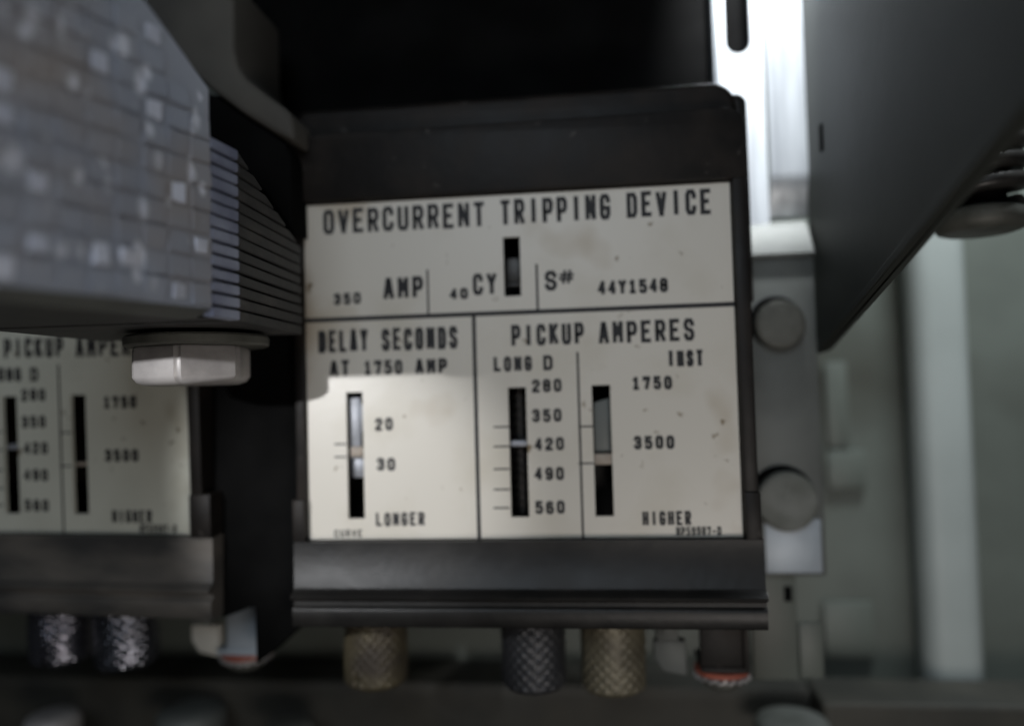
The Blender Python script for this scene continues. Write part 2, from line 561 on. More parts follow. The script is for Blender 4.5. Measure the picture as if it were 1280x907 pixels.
def knurl(r, z0, z1, c, pitch=1.75, depth=.34, notch=None, wear=0.0, seed=0):
    """diamond knurled thumb knob as one closed mesh"""
    rnd = random.Random(seed)
    n, mz = 176, 56
    cnt = round(2 * math.pi * r / pitch)
    b = bmesh.new()
    rows = []
    H = z1 - z0
    for j in range(mz + 1):
        row = []
        v = j / mz
        z = z0 + H * v
        for i in range(n):
            a = 2 * math.pi * i / n
            s1 = abs(((a * cnt / (2 * math.pi) + (z - z0) / pitch) % 1) - .5) * 2
            s2 = abs(((a * cnt / (2 * math.pi) - (z - z0) / pitch) % 1) - .5) * 2
            amp = depth * min(s1, s2) * 1.3
            edge = min(v, 1 - v) * H
            if edge < 1.0:
                amp *= max(0, edge / 1.0) ** .5
            wv = noise.noise(Vector((math.cos(a) * 1.6 + seed * 3, math.sin(a) * 1.6, v * 2.2 + seed)))
            amp *= max(.15, min(1.15, .85 + 1.1 * wv))
            rr = r - depth + amp * (1 - wear * rnd.random()) - (max(0, .8 - edge) * .8)
            if notch and abs(a - notch[0]) < notch[1] and z < z0 + notch[2]:
                rr -= 2.6
            row.append(b.verts.new((c[0] + rr * math.cos(a), c[1] + rr * math.sin(a), z)))
        rows.append(row)
    for a, d in zip(rows, rows[1:]):
        for i in range(n):
            b.faces.new((a[i], a[(i + 1) % n], d[(i + 1) % n], d[i]))
    b.faces.new(rows[0])
    b.faces.new(rows[-1])
    bmesh.ops.recalc_face_normals(b, faces=list(b.faces))
    m = MB()
    m.bm.free()
    m.bm = b
    return m


def round_rect(x0, x1, z0, z1, rtl, rtr, n=7):
    pts = [(x0, z0), (x1, z0)]
    for k in range(n + 1):
        a = math.pi / 2 * k / n
        pts.append((x1 - rtr + rtr * math.cos(a), z1 - rtr + rtr * math.sin(a)))
    for k in range(n + 1):
        a = math.pi / 2 + math.pi / 2 * k / n
        pts.append((x0 + rtl + rtl * math.cos(a), z1 - rtl + rtl * math.sin(a)))
    return pts


def make_device(loc, rot, label, variant):
    O = Vector((0, 20, -53.5))                      # base of the device in plate coordinates
    root = empty('trip_device', (0, 0, 0), label, 'trip device', 'overcurrent trip devices side by side')
    root.matrix_world = Matrix.Translation(Vector(loc) * S) @ rot.to_matrix().to_4x4() @ Matrix.Translation(O * S)
    bk = M['bakelite']

    def P(mb, name, m, parent=root, smooth=True, label=None, angle=35):
        o = mb.build(name, m, parent, O, smooth, angle)
        if parent is not root:
            pass
        if label:
            o['label'] = label
        return o
    # housing: floor behind the plate, four rails round it, sloping cap
    h = MB()
    h.box(-46.6, 47.2, 14, 42, -48, 56, .8)
    h.prism(round_rect(-47.2, 48.3, 36.15, 50.6, 1.2, 4.0), -2.0, 14.5, .5)                    # head rail
    h.prism(round_rect(-47.0, 47.6, 44, 57.6, 2.0, 5.5), 1.6, 30, 1.6, 3)                    # sloping cap behind it
    h.box(45.2, 48.1, -1.8, 14.5, -27.2, 36.4, .45)                                              # right rail
    h.box(-47.2, -45.15, -1.2, 14.5, -27.6, 36.4, .3)                                            # left rail
    h.prism(round_rect(46.5, 50.6, 12, 57.0, 1.0, 2.2), 8, 12, .5)                            # ear at the right
    x1 = 48.6 if variant == 0 else 50.5
    h.box(45.25, x1 - .25, -2.4, 14.6, -36.1, -26.6, .4)
    h.box(-47.9, -45.2, -2.1, 14.6, -36.1, -27.2, .3)
    P(h, 'housing', bk)
    c = MB()                                                                                  # lower cover and its lip
    prof = [(-2.2, -36.0), (-2.4, -45.4), (-3.0, -46.0), (-4.0, -46.35), (-4.5, -46.85), (-4.3, -47.4), (-3.2, -47.8), (-2.5, -48.2),
            (-2.6, -49.0), (-3.3, -49.3), (-3.5, -49.9), (-3.4, -52.7), (-3.0, -53.3), (14.5, -53.3), (14.5, -36.0)]
    c.sweep(prof, -47.6, x1)
    P(c, 'lower_cover', M['bakelite_lip'] if variant == 0 else M['bakelite_dust_lit'], label='grimy lower cover with dusty smears' if variant else None, angle=50)
    # name plate with its four slots
    p = P(plate_mesh(), 'nameplate', M['ivory'] if variant == 0 else M['ivory_green'], smooth=False)
    ink, cap, code = Ink(), Ink(), Ink()
    q = lambda t, xa, xb, ya, yb, w, **k: ptext(ink, t, xa, xb, ya, yb, w, **k)
    q('OVERCURRENT', 404, 606, 257, 288, 0.92)
    q('TRIPPING', 625, 763, 246, 278, 0.92)
    q('DEVICE', 783, 889, 238, 270, 0.92)
    q('350', 417, 451, 366, 380.5, 0.64)
    q('AMP', 479, 529, 346, 373, 0.95)
    q('40', 562, 585, 360, 374, 0.70)
    q('CY', 591, 621, 341, 368, 0.87)
    q('S', 681, 696, 338, 363, 0.87)
    q('#', 698, 717, 337, 355, 0.58)
    q('44Y1548', 747, 835, 349, 367, 0.74, gap=.25)
    q('DELAY', 398, 460, 412, 440, 0.85)
    q('SECONDS', 477, 572, 409, 437, 0.85)
    q('AT', 412, 437, 450, 470, 0.79)
    q('1750', 455, 503, 450, 468, 0.70)
    q('AMP', 519, 559, 448, 467, 0.79)
    q('20', 469, 491, 522, 538, 0.67)
    q('30', 471, 494, 572, 588, 0.67)
    q('LONGER', 470, 531, 640, 657, 0.58)
    cap.text('CURVE', pl(418, 666)[0], pl(453, 666)[0], pl(435, 671)[1], 1.6, .32)
    q('PICKUP', 639, 730, 404, 431, 0.85)
    q('AMPERES', 748, 868, 400, 428, 0.85)
    q('LONG', 617, 665, 445, 464, 0.72)
    q('D', 679, 691, 444, 463, 0.72)
    q('INST', 834, 879, 437, 458, 0.79)
    for t, xa, y in (('280', 665, 482), ('350', 665, 519), ('420', 668, 555), ('490', 668, 592), ('560', 669, 634)):
        q(t, xa, xa + 37, y - 8.5, y + 8, .68)
    dz = 0 if variant == 0 else -1.9
    q('1750', 790, 840, 470, 487, 0.72, dz=dz)
    q('3500', 792, 843, 544, 561, 0.72, dz=dz * .9)
    q('HIGHER', 803, 864, 638, 656, 0.58)
    ptext(code, 'NP59987-D', 845, 902, 657.5, 669, .38, gap=.2)
    # rules and ticks
    a, b = pl(381, 398)[1], pl(381, 403.5)[1]
    ink.bar(-PW / 2, PW / 2, b, a)
    ink.bar(pl(591, 400)[0] - .2, pl(597, 400)[0] - .4, -PH / 2, b)
    ink.bar(pl(722, 450)[0] - .22, pl(722, 450)[0] + .26, -PH / 2, pl(722, 440)[1])
    ink.bar(pl(533.5, 360)[0], pl(536, 360)[0], a, pl(534, 337)[1])
    ink.bar(pl(670, 360)[0], pl(673, 360)[0], a, pl(671, 330)[1])
    for x0, x1_, ys in ((418, 433, (555, 571)), (617, 637, (533.5, 558, 586, 611.5, 634.5)), (723, 742, (533, 579))):
        for y in ys:
            u, v = pl(x0, y), pl(x1_, y)
            ink.bar(u[0], v[0], u[1] - .17, u[1] + .17)
    ink.build('lettering', M['ink'], p, O)
    cap.build('curve_caption', M['ink_light'], p, O)
    code.build('form_number', M['ink_light'], p, O)
    # what shows inside the slots
    s_ = SLOTS['delay']
    g = lambda y: pl(445, y)[1]
    P(MB().box(s_[0] + .1, s_[1] - 1.0, 1.5, 4.6, g(574), g(497), .15).box(s_[1] - 1.0, s_[1] - .1, 1.9, 4.6, g(541), g(505), .1)
      .box(s_[0] + .2, s_[1] - .2, 2.2, 4.6, g(598), g(574), .2), 'slide', M['scale_metal'])
    P(MB().box(s_[0] + .5, s_[1] - .3, .5, 3.0, g(571), g(558), .3), 'pointer', M['tan'])
    s_ = SLOTS['long']
    scr = MB()
    zc = (s_[2] + s_[3]) / 2
    pts = []
    n = 150
    for k in range(n):
        a_ = k / n * 2 * math.pi * 13
        pts.append(((s_[0] + s_[1]) / 2 + 1.1 * math.cos(a_), 5.4 + 1.1 * math.sin(a_), s_[2] + 1 + (s_[3] - s_[2] - 2) * k / n))
    scr.tube(pts, .42, 6)
    scr.lathe([(1.05, s_[2]), (1.05, s_[3])], ((s_[0] + s_[1]) / 2, 5.4, 0), n=20)
    P(scr, 'setting_screw', M['spring'])
    g = lambda y: pl(648, y)[1]
    P(MB().box(s_[0] + .1, s_[1] - .1, .9, 4.6, g(558), g(551), .25), 'pointer', M['scale_metal'])
    s_ = SLOTS['inst']
    g = lambda y: pl(755, y)[1]
    if variant == 0:
        P(MB().prism([(s_[0] + .2, g(566)), (s_[1] - .1, g(566)), (s_[1] - .1, g(497)), (s_[0] + .2, g(503))], 2.0, 4.6, .3), 'slide', M['steel_dull'])
        P(MB().box(s_[0] + .1, s_[1] + .0, .4, 2.6, g(581), g(567), .35), 'pointer', M['tan'])
    else:
        P(MB().box(s_[0] + .1, s_[1] - .1, .8, 2.6, g(579), g(574.5), .2), 'pointer', M['tan'])
    s_ = SLOTS['top']
    P(MB().box(s_[0] + .3, s_[1] - .3, 2.6, 4.8, s_[2] + 3, s_[3] - 4, .2).box(s_[0] + .1, s_[1] - .1, 1.6, 3, s_[2] + 2.3, s_[2] + 2.8, .1), 'slide', M['spring'])
    # thumb knobs hanging under the cover
    if variant == 0:
        ks = ((-34.9, M['brass'], 'brown tarnished brass knob with a slot in its rim', (R(246), R(6), 4.6), -70.4),
              (1.0, M['dark_knob'], 'blackened steel knurled knob', None, -70.6), (18.5, M['brass_pale'], 'pale brass knurled knob', None, -70.8))
    else:
        ks = ((0.6, M['rust_gun'], 'blackened knurled knob with rusty left side', (R(278), R(6), 4.6), -70.0), (18.2, M['gun'], 'glinting blackened knurled knob', None, -70.4))
    for i, (x, m, lb, nt, zb) in enumerate(ks):
        P(knurl(7.35, zb, -53.0, (x, 13.5), notch=nt, wear=.35, seed=i + variant * 5, depth=.50, pitch=2.4), 'knurled_knob', m, smooth=True, label=lb, angle=60)
    # foot bracket at the right with fibre washer and toothed lock washer
    fx = 42.2 if variant == 0 else 47.6
    fo = 0 if variant == 0 else 2.4
    ft = MB().prism([(fx - 5.0 + fo, -66), (fx + 4.6 + fo, -66), (fx + 4.6 + fo, -52.8), (fx - 5.0 + fo, -52.8)], 12.0, 13.6, .35)
    ft.box(fx + 4.0 + fo, fx + 5.2 + fo, 11.0, 22, -66, -52.8, .3)
    ft.box(fx - 5.0, fx + 5.2, 11.5, 24, -67, -65.8, .3)
    foot = P(ft, 'foot_bracket', M['foot'] if variant else M['bakelite'])  # main device's foot coloured black to put it in shade
    wc = (fx, 16.5, 0)
    P(MB().lathe([(5.6, -68.2), (5.9, -68.0), (5.9, -67.2), (5.6, -67.0)], wc), 'fibre_washer', M['red'], foot)
    lw = MB().lathe([(4.9, -69.3), (5.0, -69.2), (5.0, -68.4), (4.9, -68.3)], wc)
    for k in range(18):
        a_ = 2 * math.pi * k / 18
        rot_ = Matrix.Rotation(a_, 3, 'Z') @ Matrix.Rotation(R(28), 3, 'X')
        cc = Vector((wc[0] + 5.5 * math.cos(a_), wc[1] + 5.5 * math.sin(a_), -68.85))
        lw.box(cc.x - .7, cc.x + .7, cc.y - .5, cc.y + .5, cc.z - .28, cc.z + .28, .1, rot_)
    P(lw, 'lock_washer', M['bolt'], foot)
    P(MB().lathe([(3.4, -71.3), (4.4, -70.6), (4.5, -70.4), (4.4, -69.2)], wc), 'screw_head', M['bolt_dull'], foot)
    wcx = fx - 9.3 if variant else fx - 11.8
    cl = MB().prism([(wcx - 3.0, -64.4), (wcx - 1.2, -67.3), (wcx + 4, -68.2), (wcx + 4.0, -60.6), (wcx - 3.0, -60.6)], 13.0, 16, .5)
    P(cl, 'clip', M['dirty_white'] if variant else M['steel_dull'], foot)  # main device's clip takes a darker material for the same shade
    P(MB().box(wcx - 2.4, wcx + 2.4, 11.8, 18, -60.4, -54.6, .5).box(wcx - 1.3, wcx + 1.3, 11.2, 12, -59, -56, .2), 'square_nut', M['steel_dull'], foot)
    return root


from mathutils import Euler
make_device((0, 0, 0), Euler((0, 0, 0)), 'black trip device with complete ivory nameplate, lit patch on the delay scale', 0)
make_device((-116.62, 1.93, 1.21), Euler((0.0506, 0.0098, -0.0412)), 'black trip device with greenish nameplate partly hidden under the laminated block', 1)


# ------------------------------------------------------------------ black barrier between the two devices
b = MB()
bp = [at(x, y, 4) for x, y in ((236, 380), (372, 380), (374, 690), (377, 782), (345, 812), (320, 830), (318, 757), (279, 772), (240, 690))]
b.prism([(p.x, p.z) for p in bp], 4, 9, .4)
b.box(-69, -48, 9, 60, -46, 50, .5)
tag(b.build('barrier', M['black'], origin=(-58, 30, -50), smooth=True), 'matt black insulating barrier filling the gap between the two nameplates', 'barrier')

# ------------------------------------------------------------------ breaker body above
b = MB()
p = at(888, 60, 25)
b.box(-78, p.x, 25, 66, 44, 170, 1.5)
root = empty('breaker_body', (0, 45, 44), 'deep black moulded breaker body above the complete nameplate', 'breaker')
O = Vector((0, 45, 44))
b.build('moulded_case', M['black'], root, O, True)
MB().box(p.x + .3, p.x + 1.5, 22.5, 40, 58.5, 170, .3).build('edge_strip', M['steel'], root, O, True)
MB().box(47.2, 58.5, 33, 62, 76, 170, .6).build('slot_backing', M['black'], root, O, True)  # black block added behind the slot to keep it dark
MB().box(-72, 20, 23.4, 26, 58, 61, .5).build('front_rib', M['black'], root, O, True)

# ------------------------------------------------------------------ steel strap right of the device
O = Vector((58, 26, -49))
root = empty('mounting_strap', O, 'bright steel mounting strap with slot and two round bolts beside nameplate', 'bracket')
Y1 = 27
x0, x1 = 47.6, 69.0
zc0 = 73.5
sx0, sx1 = at(905.5, 40, Y1).x, at(938.5, 40, Y1).x
sr = (sx1 - sx0) / 2
szb = at(922, 68, Y1).z
u = MB()
# left leaf with the rounded slot cut out of it
pts_out = []
xm = at(955, 100, Y1).x
zt = 150
zb = at(925, 285, Y1).z
n = 14
arc = [(sx0 + sr - sr * math.cos(math.pi * k / n), szb + sr - sr * math.sin(math.pi * k / n)) for k in range(n + 1)]
ring = [(x0, zb), (xm, zb), (xm, zt), (sx1, zt)] + list(reversed(arc)) + [(sx0, zt), (x0, zt)]
u.prism(ring, Y1, Y1 + 1.6)
u.build('slotted_leaf', M['steel'], root, O, True)
u = MB()
xm2 = xm + .5
zb2 = at(985, 215, Y1).z
prof = []
# right leaf: flat above, curling back below
prof = [(Y1 - 1.2, zt), (Y1 - 1.2, zb2), (Y1 - .6, zb2 - 3), (Y1 + .9, zb2 - 6.5), (Y1 + 3.2, zb2 - 10), (Y1 + 4.6, zb2 - 10), (Y1 + 2.4, zb2 - 6.2), (Y1 + .9, zb2 - 2.8), (Y1 + .4, zb2), (Y1 + .4, zt)]
u.sweep(prof, xm2, x1)
u.build('folded_leaf', M['steel'], root, O, True, 50)
u = MB()
zl0, zl1 = at(975, 318, 22).z, at(975, 270, 28).z
u.sweep([(20.8, zl0), (21.4, zl0 + .9), (25, zl0 + 6.2), (27.5, zl0 + 8.6), (34, zl0 + 9.4), (34, zl0 - 1), (21.4, zl0 - .9)], 49.5, 66.8)
u.build('ledge', M['steel_dull'], root, O, True, 50)
u = MB()
zbot = at(990, 720, 22).z
u.box(50.2, 66.9, 22, 24, zbot, zl0 - .9, .5)
u.build('lower_leaf', M['steel_dull'], root, O, True)
ep0, ep1 = at(958, 716, 21.6), at(1026, 648, 21.6)
MB().box(ep0.x, ep1.x, 21.5, 22.3, ep0.z, ep1.z, .3).build('pale_end_plate', M['foot'], root, O, True)  # plate added in a paler material to brighten the strap's lower end
nt_ = at(985, 741, 24.3)
MB().box(nt_.x - .9, nt_.x + .9, 24.1, 25.5, nt_.z - 1.9, nt_.z + 1.6, .2).build('tail_slot_dark', M['black'], root, O, True)  # solid black box gives the slot its dark
u = MB()
u.box(50.5, 60.6, 24.4, 27, -73, zbot + 4, .4)
u.box(60.9, 66.2, 24.6, 26, -72.5, -60, .4)
u.build('tail', M['panel'], root, O, True)
for px, py, rpx, lb in ((976, 405, 30, 'slotted round bolt near the top of the strap'), (985, 627, 36, 'larger pale round bolt near the strap bottom')):
    c = at(px, py, 19)
    r = rpx * 178 / 960
    bo = MB()
    bo.lathe([(r * .80, 0.0), (r * .93, 0.1), (r * .985, .45), (r, 1.0), (r, 3.1)], (c.x, 18.8, c.z), 'y', 40)
    bl = bo.build('bolt', M['bolt_dull'] if rpx < 33 else M['pale_bolt'], root, O, True, 50)
    bl['label'] = lb
    MB().lathe([(r * 1.02, 0), (r * 1.06, .2), (r * 1.06, .9)], (c.x - r * .10, 21.05, c.z + r * .12), 'y', 40).build('washer', M['black'], bl, O, True)  # black disc set off-centre, drawn as the bolt's shadow arc

# ------------------------------------------------------------------ side plate in the right foreground
gx = 67.6
O = Vector((gx, 20, 0))
root = empty('side_plate', O, 'large dark grey steel side plate with slanting lower edge, upper right', 'steel plate')


def on_side(px, py, X):
    d = _x * ((px - 640) / FPX) + _d * ((py - 453.5) / FPX) + _f
    k = (X - CAM.x) / d.x
    return CAM + d * k


a = on_side(1017, 442, gx)
a2 = on_side(1030, 438, gx)
e = on_side(1280, 148, gx)
dirv = (e - a2)
e2 = a2 + dirv * 1.35
g = bmesh.new()
quad = [Vector((gx, a.y, a.z)), Vector((gx, a2.y, a2.z)), Vector((gx, e2.y, e2.z)), Vector((gx, e2.y, 150)), Vector((gx, a.y, 150))]
fr = [g.verts.new(q_) for q_ in quad]
bk_ = [g.verts.new(q_ + Vector((2.0, 0, 0))) for q_ in quad]
g.faces.new(fr)
g.faces.new(list(reversed(bk_)))
for i in range(5):
    g.faces.new((fr[i], bk_[i], bk_[(i + 1) % 5], fr[(i + 1) % 5]))
bmesh.ops.recalc_face_normals(g, faces=list(g.faces))
bmesh.ops.bevel(g, geom=list(g.edges), offset=.5, segments=2, affect='EDGES')
mm = MB()
mm.bm.free()
mm.bm = g
mm.build('web', M['gusset'], root, O, True)
# rolled lower edge
n1 = Vector((0, -dirv.z, dirv.y)).normalized()
if n1.z < 0:
    n1 = -n1
fl = bmesh.new()
ends = []
for t in (.012, 1.33):
    w_ = 1.6 + 1.6 * t
    for off, xx in ((.15, -.15), (.15, -.9), (w_ * .8, -.9), (w_, -.15)):
        ends.append(fl.verts.new(a2 + dirv * t + n1 * off + Vector((xx, 0, 0))))
fl.faces.new(ends[:4])
fl.faces.new(list(reversed(ends[4:])))
for i in range(4):
    fl.faces.new((ends[i], ends[4 + i], ends[4 + (i + 1) % 4], ends[(i + 1) % 4]))
bmesh.ops.recalc_face_normals(fl, faces=list(fl.faces))
bmesh.ops.bevel(fl, geom=list(fl.edges), offset=.25, segments=2, affect='EDGES')
mm = MB()
mm.bm.free()
mm.bm = fl
mm.build('rolled_edge', M['gusset'], root, O, True, 60)
n_ = on_side(1027, 172, gx)
MB().box(gx - .25, gx + .6, n_.y - 1.0, n_.y + 1.2, n_.z - 3, n_.z + 3, .2).build('dark_notch', M['black'], root, O, True)  # solid black box stands in for a dark notch

# ------------------------------------------------------------------ coil spring
c = Vector((96.3, 8, 31))
O = Vector((c.x, c.y, 24))
root = empty('coil_spring', O, 'oily black coil spring with round end cap below the side plate', 'spring')
pts = []
turns = 12
for k in range(turns * 28):
    a_ = 2 * math.pi * k / 28
    pts.append((c.x + 7.6 * math.cos(a_), c.y + 7.6 * math.sin(a_), 30.4 + 4.05 * k / 28))
MB().tube(pts, 1.85, 10).build('coil', M['spring'], root, O, True, 80)
MB().lathe([(5.0, 29.5), (5.0, 80)], (c.x, c.y, 0), n=24).build('rod', M['black'], root, O, True)
MB().lathe([(6.6, 24.4), (7.8, 24.8), (8.5, 25.9), (8.6, 27.2), (8.2, 28.6), (7.0, 29.2)], (c.x, c.y, 0), n=48).build('end_cap', M['bolt_dull'], root, O, True, 70)

# ------------------------------------------------------------------ pale post and things on the back panel
POST_Z = -92
pL, pR = at(1147, 500, 58), at(1222, 500, 58)
b = MB()
b.box(pL.x, pR.x, 58, 69.9, POST_Z, 200, 5.0, seg=7)
tag(b.build('channel_post', M['post'], origin=((pL.x + pR.x) / 2, 64, POST_Z), smooth=True), 'pale grey upright channel post, brightest strip at the right', 'post')
tabs = [((1035, 1058, 452, 560), 68.3, 'narrow upright pale tab on the back panel beside the strap'),
        ((1036, 1082, 562, 612), 68.0, 'small squarish pale tab at the foot of the narrow upright tab'),
        ((1032, 1092, 752, 822), 68.0, 'lowest square pale tab near the floor of the cabinet')]
for (xa, xb, ya, yb), Y, lb in tabs:
    p0, p1 = at(xa, yb, Y), at(xb, ya, Y)
    tag(MB().box(p0.x, p1.x, Y, 69.9, p0.z, p1.z, .5).build('tab', M['panel'], origin=((p0.x + p1.x) / 2, 69, p0.z), smooth=True), lb, 'tab', 'tabs on the back panel')

# ------------------------------------------------------------------ shelf along the bottom
zs = at(640, 852, 52).z
xe = at(1010, 860, 52).x
b = MB()
b.sweep([(50.2, zs - .9), (50.6, zs - .2), (51.4, zs), (69.9, zs), (69.9, zs - 3), (53.5, zs - 3), (53.5, zs - 16), (51, zs - 16), (50.2, zs - 3.4)], -260, xe)
tag(b.build('shelf', M['shelf'], origin=(0, 60, zs - 16), smooth=True, ), 'grimy dark shelf ledge running under the knurled knobs', 'shelf')
tag(MB().box(-330, 330, -40, 69.9, -118, -115).build('cabinet_floor', M['shelf'], origin=(0, 0, -118)), kind='structure')
tag(MB().box(xe + .5, 330, 40, 57.6, -93, zs + .6, 1.0).build('cabinet_sill', M['shelf'], origin=(150, 55, -93)), kind='structure')
# screws whose tops show at the lower edge of the picture
for px, py, rr, Y, m, lb in ((66, 888, 7.0, 34, 'bolt', 'bright round screw head at bottom left corner'), (240, 880, 9.0, 40, 'steel_dull', 'dull grey screw head, second from left along the bottom edge'),
                             (362, 898, 7.0, 36, 'bolt_dull', 'tarnished screw head, third from left along the bottom edge'), (990, 892, 9.0, 38, 'pale_bolt', 'pale wide screw head at the bottom edge below the strap')):
    p = at(px, py, Y)
    z = p.z
    tag(MB().lathe([(rr * .5, -116 - z + z + 1.2), (rr * .5, z - 6), (rr, z - 5.8), (rr, z - 2.6), (rr * .9, z - 1.2), (rr * .62, z - .3), (rr * .3, z)], (p.x, Y, 0), n=40)
        .build('screw', M[m], origin=(p.x, Y, -114.9), smooth=True, angle=50), lb, 'screw', 'screws standing along the bottom edge')

# ------------------------------------------------------------------ laminated block in the left foreground
O = Vector((-70, -30, 8))
root = empty('laminated_block', O, 'blue grey laminated steel block with hex bolt underneath, left foreground', 'metal block')
zb = 8.0


def on_z(px, py, Z):
    d = _x * ((px - 640) / FPX) + _d * ((py - 453.5) / FPX) + _f
    return CAM + d * ((Z - CAM.z) / d.z)


# the broad embossed face runs back from the left edge of the picture to the corner
Pr = at(264, 386, -46)
Pl = on_z(0, 356, Pr.z)
zf = Pr.z
ev = Vector((Pr.x - Pl.x, Pr.y - Pl.y, 0))
LEN = ev.length
ev.normalize()
nv = Vector((-ev.y, ev.x, 0))
if nv.x < 0:
    nv = -nv


def on_face(px, py):
    d = _x * ((px - 640) / FPX) + _d * ((py - 453.5) / FPX) + _f
    k = (Pr - CAM).dot(nv) / d.dot(nv)
    p_ = CAM + d * k
    return (p_ - Pr).dot(ev), p_.z       # distance along the face (0 at the corner, negative to the left), height


FRONT = -LEN * 1.12
outl = [on_face(x, y) for x, y in ((268, 160), (264, 113), (226, 63), (203, 31), (180, 0), (150, -42))]
topline = [(0.0, outl[0][1])] + [(u_, z_) for u_, z_ in outl]


def face_top(u_):
    pts_ = sorted(topline)
    if u_ <= pts_[0][0]:
        return pts_[0][1] + (pts_[0][0] - u_) * .6
    for (ua, za), (ub, zb_) in zip(pts_, pts_[1:]):
        if ua <= u_ <= ub:
            return za + (zb_ - za) * (u_ - ua) / max(1e-6, ub - ua)
    return pts_[-1][1]


def fp(u_, z_, out_=0.0):
    p_ = Pr + ev * u_ + nv * out_
    return Vector((p_.x, p_.y, z_))


poly = [(0, zf), (0, outl[1][1])] + [q_ for q_ in outl[2:] if q_[0] < -.2] + [(FRONT, face_top(FRONT)), (FRONT, zf)]
t_ = bmesh.new()
a_ = [t_.verts.new(fp(u_, z_)) for u_, z_ in poly]
b_ = [t_.verts.new(fp(u_, z_) - nv * 5 + ev * 0) for u_, z_ in poly]
t_.faces.new(a_)
t_.faces.new(list(reversed(b_)))
for i in range(len(poly)):
    t_.faces.new((a_[i], b_[i], b_[(i + 1) % len(poly)], a_[(i + 1) % len(poly)]))
bmesh.ops.recalc_face_normals(t_, faces=list(t_.faces))
b = MB()
b._join(t_)
pu, pz = LEN / 7.5, 3.7                       # embossed pads in rows and columns, each a little out of true
rnd = random.Random(3)
nc = 12
pol = MB()
for ci in range(nc):
    for ri in range(24):
        u0, z0 = -(ci + .95) * pu, zf + .25 + ri * pz
        if z0 + pz > min(face_top(u0), face_top(u0 + pu)) or u0 < FRONT:
            continue
        t_ = bmesh.new()
        glint = rnd.random() < .22
        g1, g2 = (.85, rnd.uniform(.2, .7)) if glint else (.12, .14)
        if glint:                                # the base of a shiny pad
            s_ = bmesh.new()
            for d_ in ((0, 0), (1, 0), (1, 1), (0, 1)):
                s_.verts.new(fp(u0 + .12 + d_[0] * (pu - .24), z0 + .14 + d_[1] * (pz - .28), .10))
            s_.verts.ensure_lookup_table()
            s_.faces.new(list(s_.verts))
            b._join(s_)
        tu, tz = rnd.gauss(0, .06), rnd.gauss(0, .09)
        hs = []
        for (du, dz_) in ((0, 0), (1, 0), (1, 1), (0, 1)):
            uu, zz_ = u0 + g1 + du * (pu - 2 * g1), z0 + g2 + dz_ * (pz - 2 * g2)
            hh = .32 + tu * (du - .5) * pu + tz * (dz_ - .5) * pz
            hs.append((uu, zz_, hh))
        lo_ = [t_.verts.new(fp(u_, z_, -.3)) for u_, z_, h_ in hs]
        hi_ = [t_.verts.new(fp(u_, z_, max(.08, h_))) for u_, z_, h_ in hs]
        t_.faces.new(hi_)
        for i in range(4):
            t_.faces.new((lo_[i], hi_[i], hi_[(i + 1) % 4], lo_[(i + 1) % 4]))
        bmesh.ops.recalc_face_normals(t_, faces=list(t_.faces))
        bmesh.ops.bevel(t_, geom=[e_ for e_ in t_.edges if all(v_ in hi_ for v_ in e_.verts)], offset=.22, segments=2, affect='EDGES')
        (pol if glint else b)._join(t_)
pol.build('glint_pads', M['glint_pad'], root, O, True, 30)  # pads in a paler material, standing in for glints on the face
b.build('embossed_face', M['speckle'], root, O, True, 30)
# chamfered bottom edge below the face
zc = on_z(0, 397, 0).z
b = MB()
t_ = bmesh.new()
h0 = 1.25
ring0 = [fp(.2, zf - .02, .0), fp(.2, zf - h0, -3.6), fp(.2, zf - h0, -6), fp(.2, zf - .02, -6)]
ring1 = [fp(FRONT, zf - .02, .0), fp(FRONT, zf - h0, -3.6), fp(FRONT, zf - h0, -6), fp(FRONT, zf - .02, -6)]
r0 = [t_.verts.new(p_) for p_ in ring0]
r1 = [t_.verts.new(p_) for p_ in ring1]
t_.faces.new(r0)
t_.faces.new(list(reversed(r1)))
for i in range(4):
    t_.faces.new((r0[i], r1[i], r1[(i + 1) % 4], r0[(i + 1) % 4]))
bmesh.ops.recalc_face_normals(t_, faces=list(t_.faces))
b._join(t_)
b.build('chamfered_edge', M['steel_dull'], root, O, True)
zb = zf - h0
# sheets stacked behind it; the corner is cut off so the sheet edges show in a band coloured lighter for reflected light
ztop = at(284, 176, -42).z
lam = MB()
edge = MB()
z = zb + .05
pit = 2.05
xe0 = at(300, 300, -38).x
while z < ztop + 1.5:
    zz = z + pit - random.uniform(.26, .5)
    f_ = max(0, (z - 24.0) / (ztop - 24.0))          # upper sheets are shorter towards the back
    yb = -8
    j = random.uniform(-.10, .10)
    kx = lambda y: xe0 - .3 + (-42.4 - xe0) * (y + 38) / 30
    for which, xs_, dz0, dz1 in ((lam, [(-86, -39.5), (xe0 - 2 + j, -38.6), (kx(-38) + j, -37.6), (kx(yb) + j, yb), (-86, yb)], 0, 0),
                                 (edge, [(Pr.x - 1.5, Pr.y + .2), (Pr.x + .15 + j * .5, Pr.y + .2), (xe0 + .15 + j * .5, -38.6), (xe0 - 2, -38.2)], .06, 0)):
        if which is edge and z > ztop - 1:
            continue
        t_ = bmesh.new()
        lo_ = [t_.verts.new((x, y, z + dz0)) for x, y in xs_]
        hi_ = [t_.verts.new((x, y, zz - dz0)) for x, y in xs_]
        n_ = len(xs_)
        t_.faces.new(lo_)
        t_.faces.new(hi_)
        for i in range(n_):
            t_.faces.new((lo_[i], hi_[i], hi_[(i + 1) % n_], lo_[(i + 1) % n_]))
        bmesh.ops.recalc_face_normals(t_, faces=list(t_.faces))
        bmesh.ops.bevel(t_, geom=list(t_.edges), offset=.14, segments=2, affect='EDGES')
        which._join(t_)
    z += pit
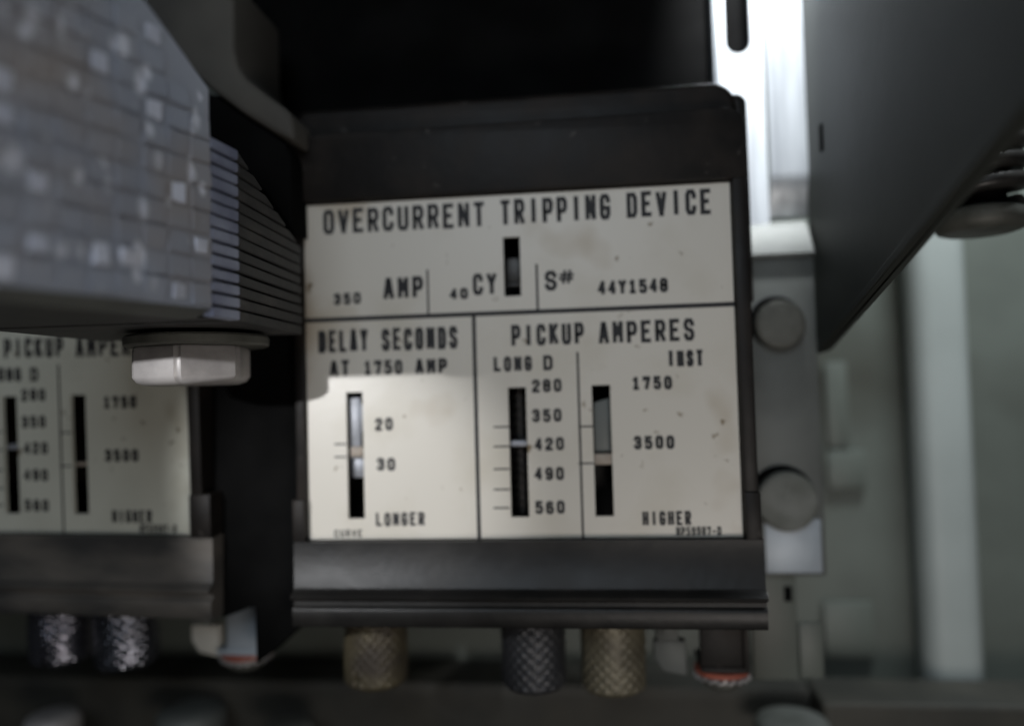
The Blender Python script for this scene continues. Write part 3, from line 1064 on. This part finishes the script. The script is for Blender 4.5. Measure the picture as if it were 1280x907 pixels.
t_ = bmesh.new()                                # solid core of the stack
core = [(fp(FRONT + 1, 0, -5.2)), fp(-1, 0, -5.2), Vector((xe0 - 3.4, -38.8, 0)), Vector((-45.5, -20, 0)), Vector((-84, -20, 0)), Vector((-84, fp(FRONT + 1, 0).y, 0))]
lo_ = [t_.verts.new((p_.x, p_.y, zb + .3)) for p_ in core]
hi_ = [t_.verts.new((p_.x, p_.y, ztop - 2)) for p_ in core]
t_.faces.new(lo_)
t_.faces.new(hi_)
for i in range(6):
    t_.faces.new((lo_[i], hi_[i], hi_[(i + 1) % 6], lo_[(i + 1) % 6]))
bmesh.ops.recalc_face_normals(t_, faces=list(t_.faces))
lam._join(t_)
cutn = Vector((0, ztop - 25.5, 30)).normalized()
for m_ in (lam.bm, edge.bm):
    bmesh.ops.bisect_plane(m_, geom=list(m_.verts) + list(m_.edges) + list(m_.faces), plane_co=Vector((0, -39.5, ztop)), plane_no=cutn, clear_outer=True)
    bmesh.ops.holes_fill(m_, edges=[e_ for e_ in m_.edges if e_.is_boundary])
edge.build('lit_sheet_edge', M['lit_steel'], root, O, True)
lam.build('sheet_stack', M['lam'], root, O, True)
# hex bolt with its washer
bc = (-59.6, -20.0)
rh = 11.0
bo = MB()
prof = [(rh * .80, -2.7), (rh * .93, -2.2), (rh, -1.2), (rh, 3.9), (rh * .96, 4.4)]
tmp = bmesh.new()
rings = []
rot0 = R(-15.5)
for r, h in prof:
    rings.append([tmp.verts.new((bc[0] + r * math.cos(rot0 + math.pi / 3 * i + 0), bc[1] + r * math.sin(rot0 + math.pi / 3 * i), h)) for i in range(6)])
for a_, d_ in zip(rings, rings[1:]):
    for i in range(6):
        tmp.faces.new((a_[i], a_[(i + 1) % 6], d_[(i + 1) % 6], d_[i]))
tmp.faces.new(rings[0])
tmp.faces.new(rings[-1])
bmesh.ops.recalc_face_normals(tmp, faces=list(tmp.faces))
bmesh.ops.bevel(tmp, geom=[e_ for e_ in tmp.edges if abs(e_.verts[0].co.z - e_.verts[1].co.z) > .4], offset=.7, segments=3, affect='EDGES')
bo._join(tmp)
bolt = bo.build('hex_bolt', M['bolt'], root, O, True, 40)
MB().lathe([(12.6, 4.5), (13.0, 4.8), (13.0, 6.1), (12.7, 6.5)], (bc[0] + 1.0, bc[1], 0), n=48).build('washer', M['bolt_dull'], bolt, O, True)

# ------------------------------------------------------------------ dark moulded arm behind the block
O = Vector((-52, -4, 45))
root = empty('moulded_arm', O, 'dull brown black moulded arm curving down behind the laminated block', 'arm')
cont = [(120, -30), (291, -30), (292, 60), (297, 84), (308, 98), (335, 119), (359, 136), (366, 148), (367, 176), (340, 163), (300, 138), (265, 112), (200, 60)]
b = MB()
q_ = [at(x, y, -10) for x, y in cont]
b.prism([(p.x, p.z) for p in q_], -10, 14, 1.2, 3)
b.build('arm', M['arm'], root, O, True)
cont = [(220, 100), (268, 118), (302, 143), (338, 166), (355, 178), (362, 196), (364, 292), (330, 240), (290, 200), (220, 180)]
b = MB()
q_ = [at(x, y, -9) for x, y in cont]
b.prism([(p.x, p.z) for p in q_], -8.2, 14, .8)
b.build('shaded_cheek', M['black'], root, O, True)  # unlit underside of the arm, its shade put into the black colour
